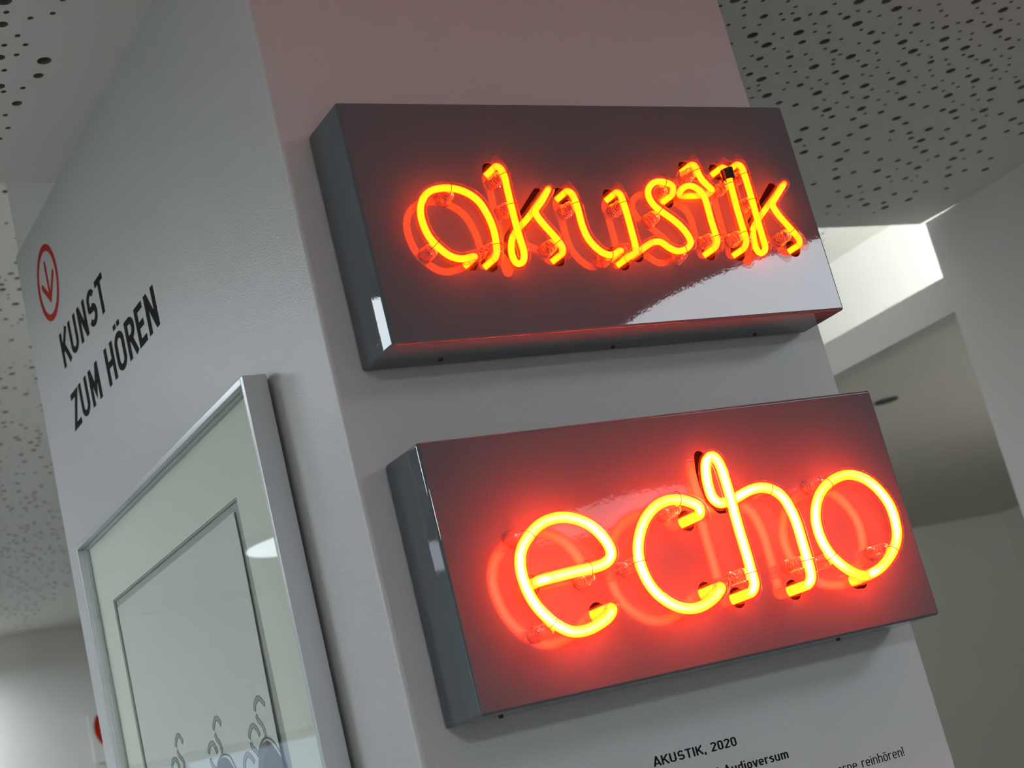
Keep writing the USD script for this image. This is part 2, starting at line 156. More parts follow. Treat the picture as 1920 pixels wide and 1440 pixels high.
HOLES = [[0.9009,0.2597,0.0085],[0.9469,0.2846,0.0085],[0.979,0.2471,0.0085],[1.0679,0.2161,0.0085],[1.0479,0.2686,0.0085],[1.02,0.1581,0.0085],[1.1064,0.1712,0.0085],[1.2026,0.2616,0.0085],[1.2489,0.2868,0.0085],[1.2814,0.2487,0.0085],[1.3509,0.2714,0.0085],[1.3711,0.2186,0.0085],[1.3199,0.1582,0.0085],[1.2424,0.1394,0.0085],[1.1365,0.3094,0.0085],[1.0891,0.3431,0.0085],[1.178,0.3729,0.0085],[1.015,0.3848,0.0085],[1.1646,0.4253,0.0085],[1.2447,0.3988,0.0085],[1.0664,0.4358,0.0085],[1.2331,0.4814,0.0085],[1.3061,0.4763,0.0085],[1.4193,0.5101,0.0085],[1.3685,0.5404,0.0085],[1.3172,0.3868,0.0085],[1.3894,0.3437,0.0085],[1.4649,0.4262,0.0085],[1.3668,0.4382,0.0085],[1.4377,0.3107,0.0085],[1.4777,0.3733,0.0085],[1.5462,0.4006,0.0085],[1.6143,0.3917,0.0085],[1.6647,0.4405,0.0085],[1.6055,0.4778,0.0085],[1.5318,0.4819,0.0085],[1.7162,0.5107,0.0085],[1.6678,0.5427,0.0085],[1.5376,0.5511,0.0085],[1.5599,0.595,0.0085],[1.6113,0.6401,0.0085],[1.6583,0.6075,0.0085],[1.8625,0.7236,0.0085],[1.7206,0.6726,0.0085],[1.6614,0.7108,0.0085],[1.5642,0.7219,0.0085],[1.3598,0.606,0.0085],[1.2383,0.5496,0.0085],[1.2607,0.5935,0.0085],[1.3109,0.6387,0.0085],[1.4236,0.6718,0.0085],[1.4839,0.749,0.0085],[1.5904,0.8358,0.0085],[1.6746,0.8779,0.0085],[1.638,0.8028,0.0085],[1.7437,0.8958,0.0085],[1.7782,0.8606,0.0085],[1.7822,0.7487,0.0085],[0.8028,0.1713,0.0085],[1.0699,0.1519,0.0085],[0.9471,0.2119,0.0062],[0.8822,0.2086,0.0062],[0.9814,0.1917,0.0062],[1.0341,0.2012,0.0062],[1.0067,0.2728,0.0062],[1.1163,0.2385,0.0062],[1.1507,0.2646,0.0062],[1.1848,0.2106,0.0062],[1.2501,0.2143,0.0062],[1.3086,0.2746,0.0062],[1.283,0.1939,0.0062],[1.3351,0.2029,0.0062],[1.4163,0.2393,0.0062],[1.4521,0.2659,0.0062],[1.0891,0.2951,0.0062],[1.1877,0.3353,0.0062],[1.1452,0.3575,0.0062],[1.0181,0.3167,0.0062],[0.9645,0.324,0.0062],[0.9808,0.3709,0.0062],[1.107,0.4004,0.0062],[1.2225,0.4222,0.0062],[1.2825,0.4372,0.0062],[1.1102,0.459,0.0062],[1.1509,0.4659,0.0062],[1.2026,0.4762,0.0062],[1.2646,0.5056,0.0062],[1.3629,0.4882,0.0062],[1.3198,0.5139,0.0062],[1.4582,0.5279,0.0062],[1.283,0.3734,0.0062],[1.2667,0.3267,0.0062],[1.3188,0.3177,0.0062],[1.4081,0.4017,0.0062],[1.4103,0.4602,0.0062],[1.4506,0.4671,0.0062],[1.3888,0.2962,0.0062],[1.4874,0.3371,0.0062],[1.4465,0.3589,0.0062],[1.5231,0.4231,0.0062],[1.5823,0.4393,0.0062],[1.5827,0.3737,0.0062],[1.502,0.4781,0.0062],[1.5646,0.5076,0.0062],[1.6201,0.5158,0.0062],[1.6628,0.4906,0.0062],[1.7561,0.5276,0.0062],[1.7509,0.5587,0.0062],[1.8009,0.5673,0.0062],[1.5849,0.5511,0.0062],[1.4531,0.5586,0.0062],[1.5028,0.5649,0.0062],[1.526,0.5852,0.0062],[1.572,0.623,0.0062],[1.6655,0.5761,0.0062],[1.6068,0.5875,0.0062],[1.7188,0.5882,0.0062],[1.7084,0.6362,0.0062],[1.7638,0.6438,0.0062],[1.8258,0.6734,0.0062],[1.6658,0.6612,0.0062],[1.6191,0.6896,0.0062],[1.5784,0.6778,0.0062],[1.5274,0.672,0.0062],[1.6724,0.7571,0.0062],[1.6177,0.7481,0.0062],[1.5068,0.7256,0.0062],[1.4651,0.6425,0.0062],[1.4203,0.5877,0.0062],[1.3635,0.5726,0.0062],[1.4099,0.6339,0.0062],[1.3092,0.5859,0.0062],[1.286,0.5496,0.0062],[1.3667,0.6589,0.0062],[1.4471,0.7103,0.0062],[1.4472,0.774,0.0062],[1.5396,0.81,0.0062],[1.6383,0.8509,0.0062],[1.5788,0.7894,0.0062],[1.7095,0.8306,0.0062],[1.7176,0.8711,0.0062],[1.7592,0.8202,0.0062],[1.7461,0.7766,0.0062],[1.7458,0.7117,0.0062],[1.8054,0.7262,0.0062],[1.8366,0.8101,0.0062],[1.5749,0.8797,0.0062],[0.7886,0.1883,0.0034],[0.8308,0.1901,0.0034],[0.846,0.2082,0.0034],[0.8375,0.2348,0.0034],[0.8701,0.2401,0.0034],[0.8917,0.2312,0.0034],[0.8502,0.1696,0.0034],[0.9069,0.2003,0.0034],[0.9233,0.2144,0.0034],[0.8941,0.1673,0.0034],[0.9181,0.1799,0.0034],[0.9602,0.1977,0.0034],[0.9884,0.2215,0.0034],[1.007,0.2431,0.0034],[0.9359,0.2539,0.0034],[0.9604,0.2634,0.0034],[0.9215,0.2777,0.0034],[0.9694,0.2942,0.0034],[1.0019,0.3006,0.0034],[0.9437,0.3164,0.0034],[0.9568,0.3536,0.0034],[0.9938,0.3461,0.0034],[1.0317,0.3655,0.0034],[1.0395,0.3427,0.0034],[1.0642,0.3602,0.0034],[1.0113,0.4136,0.0034],[1.0383,0.4202,0.0034],[1.0853,0.4152,0.0034],[1.0753,0.3936,0.0034],[1.0416,0.3068,0.0034],[1.0645,0.3218,0.0034],[1.1018,0.3756,0.0034],[1.1396,0.411,0.0034],[1.1346,0.3833,0.0034],[1.1585,0.3946,0.0034],[1.0659,0.2891,0.0034],[1.1098,0.3038,0.0034],[1.0737,0.26,0.0034],[1.0203,0.2257,0.0034],[1.0354,0.2436,0.0034],[0.9817,0.1676,0.0034],[1.0132,0.1925,0.0034],[1.0392,0.1816,0.0034],[1.0623,0.1826,0.0034],[1.0906,0.1918,0.0034],[1.0899,0.2318,0.0034],[1.1183,0.2703,0.0034],[1.1407,0.2379,0.0034],[1.1734,0.2431,0.0034],[1.1354,0.194,0.0034],[1.1509,0.2114,0.0034],[1.1303,0.168,0.0034],[1.1541,0.1721,0.0034],[1.2104,0.2027,0.0034],[1.2262,0.2173,0.0034],[1.1977,0.1702,0.0034],[1.2209,0.1823,0.0034],[1.1774,0.1536,0.0034],[1.1946,0.2336,0.0034],[1.2384,0.2562,0.0034],[1.2628,0.2661,0.0034],[1.2225,0.2792,0.0034],[1.2718,0.2968,0.0034],[1.2465,0.3184,0.0034],[1.2023,0.3169,0.0034],[1.1794,0.2964,0.0034],[1.1561,0.2902,0.0034],[1.1621,0.3212,0.0034],[1.2086,0.3629,0.0034],[1.2302,0.3658,0.0034],[1.2195,0.3401,0.0034],[1.2589,0.3557,0.0034],[1.2962,0.3474,0.0034],[1.3322,0.3674,0.0034],[1.3052,0.3028,0.0034],[1.3413,0.344,0.0034],[1.3641,0.3608,0.0034],[1.3438,0.3087,0.0034],[1.3657,0.3234,0.0034],[1.3746,0.3932,0.0034],[1.3852,0.4163,0.0034],[1.3377,0.4209,0.0034],[1.3128,0.416,0.0034],[1.2716,0.41,0.0034],[1.2516,0.438,0.0034],[1.3177,0.4449,0.0034],[1.3468,0.4613,0.0034],[1.3305,0.4933,0.0034],[1.2704,0.4712,0.0034],[1.2332,0.4567,0.0034],[1.1979,0.4474,0.0034],[1.194,0.3934,0.0034],[1.1199,0.3332,0.0034],[1.2915,0.2236,0.0034],[1.2638,0.2005,0.0034],[1.3109,0.246,0.0034],[1.3375,0.2454,0.0034],[1.3225,0.228,0.0034],[1.375,0.2624,0.0034],[1.3679,0.292,0.0034],[1.4115,0.3056,0.0034],[1.4207,0.2722,0.0034],[1.4564,0.2918,0.0034],[1.4627,0.3219,0.0034],[1.4828,0.2985,0.0034],[1.5037,0.319,0.0034],[1.5202,0.3413,0.0034],[1.3918,0.2337,0.0034],[1.4436,0.2407,0.0034],[1.3935,0.195,0.0034],[1.3643,0.1849,0.0034],[1.3417,0.1831,0.0034],[1.2839,0.1425,0.0034],[1.2864,0.1706,0.0034],[1.2621,0.157,0.0034],[1.3149,0.1941,0.0034],[1.346,0.1506,0.0034],[1.3137,0.1355,0.0034],[1.4349,0.3847,0.0034],[1.4009,0.3759,0.0034],[1.4383,0.4109,0.0034],[1.4972,0.4469,0.0034],[1.4587,0.3963,0.0034],[1.4949,0.3952,0.0034],[1.4199,0.3344,0.0034],[1.5531,0.4399,0.0034],[1.5322,0.458,0.0034],[1.574,0.4753,0.0034],[1.6316,0.4971,0.0034],[1.5301,0.3659,0.0034],[1.5082,0.3639,0.0034],[1.56,0.3581,0.0034],[-0.0909,0.3786,0.0085],[-0.163,0.2518,0.0085],[-0.0898,0.4143,0.0062],[-0.1003,0.484,0.0062],[-0.1431,0.3736,0.0062],[-0.1294,0.4418,0.0062],[-0.1549,0.3005,0.0062],[-0.1275,0.2849,0.0034],[-0.1053,0.273,0.0034],[-0.1561,0.2745,0.0034],[-0.1335,0.3236,0.0034],[-0.1203,0.3431,0.0034],[-0.1439,0.3456,0.0034],[-0.1257,0.3666,0.0034],[-0.1322,0.4031,0.0034],[-0.1015,0.4449,0.0034],[-0.1224,0.4548,0.0034],[-0.1082,0.5147,0.0034],[-0.0979,0.5489,0.0034],[-0.102,0.5782,0.0034],[-0.1007,0.2445,0.0034]]
CURLS = [[[0.3355,1.6983],[0.3331,1.7045],[0.3235,1.7091],[0.3152,1.7091],[0.3063,1.7033],[0.3014,1.7001]],[[0.3345,1.6943],[0.3326,1.6892],[0.3238,1.6831],[0.3194,1.6768],[0.3185,1.6691]],[[0.3686,1.6739],[0.3648,1.68],[0.3547,1.6851],[0.348,1.6846],[0.3401,1.679],[0.3361,1.6727]],[[0.3668,1.6697],[0.3655,1.6648],[0.3564,1.6587],[0.3521,1.6543]],[[0.4748,1.6999],[0.4699,1.7063],[0.4619,1.7106],[0.4559,1.7101],[0.4496,1.7051],[0.447,1.7016]],[[0.4727,1.6956],[0.4704,1.6892],[0.4623,1.6819],[0.4608,1.6717]],[[0.5055,1.6775],[0.5011,1.6836],[0.4925,1.6869],[0.4852,1.6858],[0.4796,1.6794],[0.4769,1.6745]],[[0.5036,1.6717],[0.5027,1.6654],[0.4952,1.6594],[0.4834,1.6527]],[[0.6182,1.7017],[0.6122,1.7094],[0.6037,1.713],[0.5973,1.7118],[0.5919,1.7064],[0.5889,1.7027]],[[0.6158,1.697],[0.6113,1.6899],[0.6004,1.682],[0.6021,1.6737],[0.6048,1.6667]],[[0.6476,1.6788],[0.6407,1.6865],[0.6321,1.6885],[0.6234,1.6852],[0.6195,1.6771]],[[0.4016,1.6468],[0.396,1.6547],[0.3877,1.6588],[0.3818,1.659],[0.3724,1.6533],[0.3682,1.6485]]]
DOMES = [[[0.3689,1.6215],[0.3592,1.6411],[0.3485,1.6557],[0.3326,1.6637],[0.3183,1.6649],[0.3092,1.6621],[0.298,1.654],[0.2856,1.644],[0.2782,1.6302],[0.2819,1.6107]],[[0.505,1.6384],[0.4849,1.658],[0.4766,1.6639],[0.4651,1.6673],[0.4548,1.6663],[0.4463,1.6627],[0.4384,1.6557],[0.4336,1.6511],[0.4333,1.6295]]]
RINGS = [[[0.3526,1.6534],[0.3428,1.6615],[0.3293,1.667],[0.3167,1.6676],[0.303,1.6635],[0.2933,1.6575],[0.2831,1.6482]],[[0.4884,1.6574],[0.4792,1.6647],[0.4654,1.6693],[0.4517,1.6689],[0.439,1.6646],[0.4317,1.6567],[0.4259,1.6491]]]
FACETS = [[[0.3332,1.6376],[0.3211,1.6457],[0.3036,1.64],[0.2914,1.6319],[0.3059,1.6229],[0.3406,1.6273]],[[0.3576,1.6404],[0.349,1.6548],[0.3334,1.6624],[0.3186,1.6645],[0.3177,1.6569],[0.3258,1.6454],[0.3398,1.638]]]

# ------------------------------------------------------------------ the setting
H, H2 = 2.495, 3.0
XR = 1.947
def perforated(poly, z, holes, thick=.0125, sides=14):
    """Bottom face with round holes, their walls, and the dark fleece on top."""
    pts = np.array([h[:2] for h in holes]).reshape(-1, 2)
    x0, y0, x1, y1 = poly.bounds; ms = []; T = .24
    circ = [Polygon([(h[0]+h[2]*math.cos(2*math.pi*k/sides), h[1]+h[2]*math.sin(2*math.pi*k/sides)) for k in range(sides)]) for h in holes]
    xs = np.arange(x0, x1, T); ys = np.arange(y0, y1, T)
    near = unary_union([Point(p).buffer(.02) for p in pts]) if len(pts) else None
    hx0, hy0, hx1, hy1 = pts[:, 0].min()-.03, pts[:, 1].min()-.03, pts[:, 0].max()+.03, pts[:, 1].max()+.03
    region = sbox(hx0, hy0, hx1, hy1)
    V, Fc, off = [], [], 0; HV, HF, ho = [], [], 0
    def flat(g):
        nonlocal off
        for q in getattr(g, 'geoms', [g]):
            if q.geom_type != 'Polygon' or q.area < 1e-8: continue
            v, f = trimesh.creation.triangulate_polygon(q, engine='earcut')
            V.append(np.c_[v, np.full(len(v), z)]); Fc.append(np.asarray(f)[:, ::-1]+off); off += len(v)
    flat(poly.difference(region))
    from shapely.strtree import STRtree
    tree = STRtree(circ)
    inner = poly.intersection(region)
    for a in np.arange(hx0, hx1, T):
        for b in np.arange(hy0, hy1, T):
            t = sbox(a, b, min(a+T, hx1), min(b+T, hy1)).intersection(inner)
            if t.is_empty: continue
            cs = [circ[i] for i in tree.query(t)]
            flat(t.difference(unary_union(cs)) if cs else t)
    for h in holes:
        a = np.arange(sides)*2*math.pi/sides
        ring = np.c_[h[0]+h[2]*np.cos(a), h[1]+h[2]*np.sin(a)]
        HV.append(np.vstack([np.c_[ring, np.full(sides, z)], np.c_[ring, np.full(sides, z+thick)]]))
        i = np.arange(sides); j = (i+1) % sides
        HF.append(np.vstack([np.c_[i, i+sides, j], np.c_[j, i+sides, j+sides]])+ho); ho += 2*sides
    return trimesh.Trimesh(np.vstack(V), np.vstack(Fc), process=False), trimesh.Trimesh(np.vstack(HV), np.vstack(HF), process=False)

def scatter(poly, rng, dens, keep, r):
    x0, y0, x1, y1 = poly.bounds; out = []
    from shapely.prepared import prep
    pp = prep(poly); grid = {}
    def put(h): grid.setdefault((int(h[0]//.05), int(h[1]//.05)), []).append(h)
    for h in keep: put(h)
    for rr, dn in zip(r, dens):
        n = int(dn*(x1-x0)*(y1-y0))
        for _ in range(n):
            x, y = rng.uniform(x0, x1), rng.uniform(y0, y1)
            if not pp.contains(Point(x, y)): continue
            gx, gy = int(x//.05), int(y//.05)
            if any((x-h[0])**2+(y-h[1])**2 < (rr+h[2]+.009)**2 for a in (-1, 0, 1) for b in (-1, 0, 1) for h in grid.get((gx+a, gy+b), ())): continue
            h = (x, y, rr); put(h); out.append(h)
    return out

rng = random.Random(7)
near_poly = Polygon([(-3.6, -5), (5.2, -5), (5.2, .3), (XR, .3), (XR, .885), (XR-.012, .992), (.6046, .984), (.6046, 0), (0, 0), (0, .7115), (-.0756, .7095), (-3.6, .62)])
own = [h for h in HOLES if near_poly.buffer(-h[2]-.002).contains(Point(h[0], h[1]))]
rest_l = Polygon([(-.9, -.4), (-.09, -.4), (-.09, .62), (-.9, .60)])
rest_r = unary_union([sbox(.62, -1.2, 3.2, -.25), sbox(1.82, -.25, 3.2, .12), Polygon([(.62, -.25), (1.82, -.25), (1.82, .05), (.62, .12)]), Polygon([(.62, .1), (.72, .1), (.72, .92), (.62, .92)]), Polygon([(1.35, .1), (1.82, .1), (1.82, .4), (1.35, .2)])])
RAD = (.0085, .0062, .0034); DEN = (95, 110, 240)
left_known = Polygon([(-.24, .19), (-.075, .19), (-.075, .56), (-.16, .56)])
extra = scatter(sbox(.75, .10, 1.80, .93), rng, (0, 0, 130), own, RAD)+scatter(rest_l.difference(left_known.buffer(.01)), rng, DEN, own, RAD)+scatter(rest_r, rng, DEN, own, RAD)
face, core = perforated(near_poly, H, own+extra)
c = top('ceiling', face, CEIL, kind='structure', label='white acoustic ceiling board with scattered round holes')
obj('hole_edges', core, CORE, c, label='dark cut edges of the holes', kind='stuff')
obj('fleece_backing', bx(-3.6, 5.2, -5, .3, H+.0125, H+.015), FLEECE, c)
obj('fleece_backing', near_poly and prism(near_poly.intersection(sbox(-3.6, .3, 5.2, 1.1)), .0025).apply_translation([0, 0, H+.0125]), FLEECE, c)

hi_poly = sbox(-3.6, -5, 9.0, 7.4)
hi_a = scatter(sbox(.05, 1.55, 1.45, 7.15), rng, (130, 130, 150), [], (.0100, .0075, .0040))
hi_b = scatter(sbox(1.90, 1.4, 2.98, 3.4), rng, DEN, [], RAD)
face, core = perforated(hi_poly, H2, hi_a+hi_b, sides=10)
c2 = top('ceiling', face, CEIL, kind='structure', label='higher perforated ceiling beyond the pillar')
obj('hole_edges', core, CORE, c2, label='dark cut edges of the holes', kind='stuff')
obj('fleece_backing', bx(-3.6, 9.0, -5, 7.4, H2+.0125, H2+.015), FLEECE, c2)

top('floor', bx(-3.6, 9.0, -5, 7.4, -.1, 0), FLOORM, kind='structure', label='grey floor')
fw = cat(bx(-3.6, 9.0, 7.4, 7.6, 0, .9), bx(-3.6, 9.0, 7.4, 7.6, 2.2, H2), bx(-3.6, -3.3, 7.4, 7.6, .9, 2.2), bx(-.2, 9.0, 7.4, 7.6, .9, 2.2))
top('wall_far', fw, WHITE, kind='structure', label='white far wall')
top('wall_left', bx(-3.8, -3.6, -5, 7.6, 0, H2), WHITE, kind='structure', label='white left wall')
top('wall_back', bx(-3.8, 9.0, -5.2, -5, 0, H2), WHITE, kind='structure', label='white wall behind the camera')
w = thing('window', 'wide window in the far wall', 'window', (-1.75, 7.5, .9), kind='structure')
obj('window_frame', cat(bx(-3.3, -.2, 7.45, 7.52, .9, .95), bx(-3.3, -.2, 7.45, 7.52, 2.15, 2.2), *[bx(a, a+.05, 7.45, 7.52, .95, 2.15) for a in (-3.3, -2.3, -1.25, -.25)]), LAMPRIM, w)
obj('window_pane', bx(-3.3, -.2, 7.48, 7.486, .95, 2.15), PANE, w)
top('wall_right', cat(bx(XR, XR+.14, .3, .988, 0, H), bx(XR+.14, 9.0, .3, .38, 0, H2)), WHITE, kind='structure', label='white right wall')
top('wall_right', bx(XR, XR+.10, 2.9, 7.4, 0, H2), WHITE, kind='structure', label='white wall section behind the pillar')
top('trim', bx(XR, XR+.07, .988, 2.9, 2.289, 2.368), WHITE, kind='structure', label='white transom beam across the opening in the right wall')
top('wall_bulkhead', bx(3.17, 3.25, .38, 7.4, 2.645, H2), WHITE, kind='structure', label='brightly lit white bulkhead behind the opening')
sf = top('ceiling', bx(3.25, 9.0, .38, 7.4, 2.70, 2.73), CEIL, kind='structure', label='dim lower ceiling beyond the opening')
top('wall_side', cat(bx(9.0, 9.1, -5, 7.5, 0, H2), bx(5.2, 5.3, -5, .3, 0, H2)), WHITE, kind='structure', label='far side wall')
dl = thing('downlight', 'dark recessed downlight in the dim ceiling right of the lower sign', 'lamp', (4.06, 3.34, 2.70))
obj('trim_ring', trimesh.creation.annulus(.042, .050, .006).apply_translation([4.06, 3.34, 2.697]), INNER, dl)
obj('reflector', trimesh.creation.cylinder(.042, .004).apply_translation([4.06, 3.34, 2.6985]), INNER, dl)

pl = thing('pillar', 'grey painted square pillar carrying the two neon signs', 'pillar', (WC/2, .485, 0), kind='structure')
obj('core', bx(.004, WC-.004, .004, .966, 0, H2), WHITE, pl, label='white upper part of the pillar')
obj('cladding_panel', bx(0, .0032, .0042, .970, 0, H), GREY, pl, label='grey left face')
_q = np.linspace(math.pi, 1.5*math.pi, 9)
_c = [(.0042+.0042*math.cos(a), .0042+.0042*math.sin(a)) for a in _q]+[(WC, 0), (WC, .0032), (.0042, .0032), (.0032, .0042)]
obj('cladding_panel', prism(Polygon(_c), H), FRONT, pl, smooth=30, label='grey front face')
obj('cladding_panel', bx(WC-.0035, WC, .0035, .970, 0, H), GREY, pl)

# ------------------------------------------------------------------ lamps
for i, (x, y, z, r, L) in enumerate(LAMPS):
    where = ['over the front right of the pillar', 'far right behind the camera', 'behind the camera', 'hung left of the pillar', 'hung farther left of the pillar', 'hung close to the far wall', 'hung close to the left face of the pillar', 'hung dim and far left of the pillar'][i]
    t = thing('ceiling_lamp', 'round flat ceiling lamp '+where, 'lamp', (x, y, z))
    zt = H if z < 2.49 else H2
    obj('diffuser', trimesh.creation.cylinder(r-.006, .012, sections=72).apply_translation([x, y, z]), LAMPM[i], t)
    obj('housing', cat(trimesh.creation.annulus(r-.005, r, .018, sections=72).apply_translation([x, y, z+.0025]), trimesh.creation.cylinder(r, .024, sections=72).apply_translation([x, y, z+.020]), trimesh.creation.cylinder(.012, zt-z-.02, sections=16).apply_translation([x, y, (zt+z+.02)/2])), LAMPRIM, t)

# ------------------------------------------------------------------ neon signs
def catmull(P, n=9):
    P = np.array(P, float); Q = np.vstack([2*P[0]-P[1], P, 2*P[-1]-P[-2]]); out = []
    for i in range(1, len(Q)-2):
        p0, p1, p2, p3 = Q[i-1:i+3]
        t0, t1 = 0, np.linalg.norm(p1-p0)**.5; t2 = t1+np.linalg.norm(p2-p1)**.5; t3 = t2+np.linalg.norm(p3-p2)**.5
        for t in np.linspace(t1, t2, n, endpoint=False):
            a1 = (t1-t)/(t1-t0)*p0+(t-t0)/(t1-t0)*p1; a2 = (t2-t)/(t2-t1)*p1+(t-t1)/(t2-t1)*p2; a3 = (t3-t)/(t3-t2)*p2+(t-t2)/(t3-t2)*p3
            b1 = (t2-t)/(t2-t0)*a1+(t-t0)/(t2-t0)*a2; b2 = (t3-t)/(t3-t1)*a2+(t-t1)/(t3-t1)*a3
            out.append((t2-t)/(t2-t1)*b1+(t-t1)/(t2-t1)*b2)
    out.append(P[-1]); return np.array(out)
def resample(P, step):
    s = np.r_[0, np.cumsum(np.linalg.norm(np.diff(P, axis=0), axis=1))]; n = max(2, int(s[-1]/step)+1)
    return np.stack([np.interp(np.linspace(0, s[-1], n), s, P[:, k]) for k in range(3)], 1)
def smooth(P, it=2):
    P = P.copy()
    for _ in range(it): P[1:-1] = .25*P[:-2]+.5*P[1:-1]+.25*P[2:]
    return P
def frames(P):
    T = np.gradient(P, axis=0); T /= np.linalg.norm(T, axis=1, keepdims=True)+1e-12
    u = np.cross(T[0], [0, 1, 0.]);
    if np.linalg.norm(u) < 1e-3: u = np.cross(T[0], [1, 0, 0.])
    u /= np.linalg.norm(u); U = [u]
    for i in range(1, len(P)):
        u = u-T[i]*(u@T[i]); u /= np.linalg.norm(u); U.append(u)
    U = np.array(U); return T, U, np.cross(T, U)
def tube(P, R, sides=16, cap=True):
    T, U, W = frames(P); R = np.broadcast_to(R, (len(P),)).astype(float)
    rings = [(P[i], R[i], i) for i in range(len(P))]
    if cap:
        r0, r1 = R[0], R[-1]
        pre = [(P[0]-T[0]*r0*math.sin(a), r0*math.cos(a), 0) for a in (1.45, 1.1, .7, .35)]
        post = [(P[-1]+T[-1]*r1*math.sin(a), r1*math.cos(a), -1) for a in (.35, .7, 1.1, 1.45)]
        rings = pre+rings+post
    a = np.arange(sides)*2*math.pi/sides
    V = np.vstack([c+r*(np.cos(a)[:, None]*U[i]+np.sin(a)[:, None]*W[i]) for c, r, i in rings])
    n = len(rings); i, j = np.meshgrid(np.arange(n-1), np.arange(sides), indexing='ij'); k = (j+1) % sides
    q = np.stack([i*sides+j, i*sides+k, (i+1)*sides+k, (i+1)*sides+j], -1).reshape(-1, 4)
    f = np.vstack([q[:, [0, 1, 2]], q[:, [0, 2, 3]]])
    V = np.vstack([V, rings[0][0], rings[-1][0]]); c0, c1 = len(V)-2, len(V)-1
    jj = np.arange(sides); kk = (jj+1) % sides
    f = np.vstack([f, np.c_[np.full(sides, c0), kk, jj], np.c_[np.full(sides, c1), (n-1)*sides+jj, (n-1)*sides+kk]])
    return trimesh.Trimesh(V, f, process=False)
YP = np.array([0, 1., 0])
def bend_end(P, r, y_in):
    """Rounds the end of the path into the straight leg that runs back into the box."""
    t = P[-1]-P[-3]; t[1] = 0; t /= np.linalg.norm(t)
    s = np.r_[0, np.cumsum(np.linalg.norm(np.diff(P[::-1], axis=0), axis=1))][::-1]
    Q = P[s > r]; E = Q[-1]
    arc = np.array([E+t*r*math.sin(a)+YP*r*(1-math.cos(a)) for a in np.linspace(.2, math.pi/2, 7)])
    e = arc[-1]; leg = np.array([[e[0], y, e[2]] for y in np.linspace(e[1], y_in, max(3, int((y_in-e[1])/.003)))[1:]])
    return np.vstack([Q, arc, leg]), e
def half_shell(P, r, a0, a1, n=9):
    """Painted skin on the wall side of a tube."""
    T = np.gradient(P, axis=0); T /= np.linalg.norm(T, axis=1, keepdims=True)
    B = YP-T*(T@YP)[:, None]; B /= np.linalg.norm(B, axis=1, keepdims=True); S = np.cross(T, B)
    an = np.linspace(a0, a1, n); V = []
    for rr in (r, r-.0003):
        V.append((P[:, None]+rr*(np.cos(an)[None, :, None]*B[:, None]+np.sin(an)[None, :, None]*S[:, None])).reshape(-1, 3))
    m = len(P); i, j = np.meshgrid(np.arange(m-1), np.arange(n-1), indexing='ij')
    q = np.stack([i*n+j, i*n+j+1, (i+1)*n+j+1, (i+1)*n+j], -1).reshape(-1, 4); off = m*n
    f = np.vstack([q[:, [0, 2, 1]], q[:, [0, 3, 2]], q[:, [0, 1, 2]]+off, q[:, [0, 2, 3]]+off])
    return trimesh.Trimesh(np.vstack(V), f, process=False)
def lathe_y(prof, x, z, n=20):
    """profile of (y, r) turned about the line through (x, z) parallel to y"""
    a = np.arange(n)*2*math.pi/n; V = [np.c_[x+r*np.cos(a), np.full(n, y), z+r*np.sin(a)] for y, r in prof]; m = len(prof)
    V = np.vstack(V); i, j = np.meshgrid(np.arange(m-1), np.arange(n), indexing='ij'); k = (j+1) % n
    q = np.stack([i*n+j, (i+1)*n+j, (i+1)*n+k, i*n+k], -1).reshape(-1, 4)
    V = np.vstack([V, [x, prof[0][0], z], [x, prof[-1][0], z]]); c0, c1 = len(V)-2, len(V)-1; jj = np.arange(n); kk = (jj+1) % n
    f = np.vstack([q[:, [0, 1, 2]], q[:, [0, 2, 3]], np.c_[np.full(n, c0), jj, kk], np.c_[np.full(n, c1), (m-1)*n+kk, (m-1)*n+jj]])
    t = trimesh.Trimesh(V, f, process=False); return t

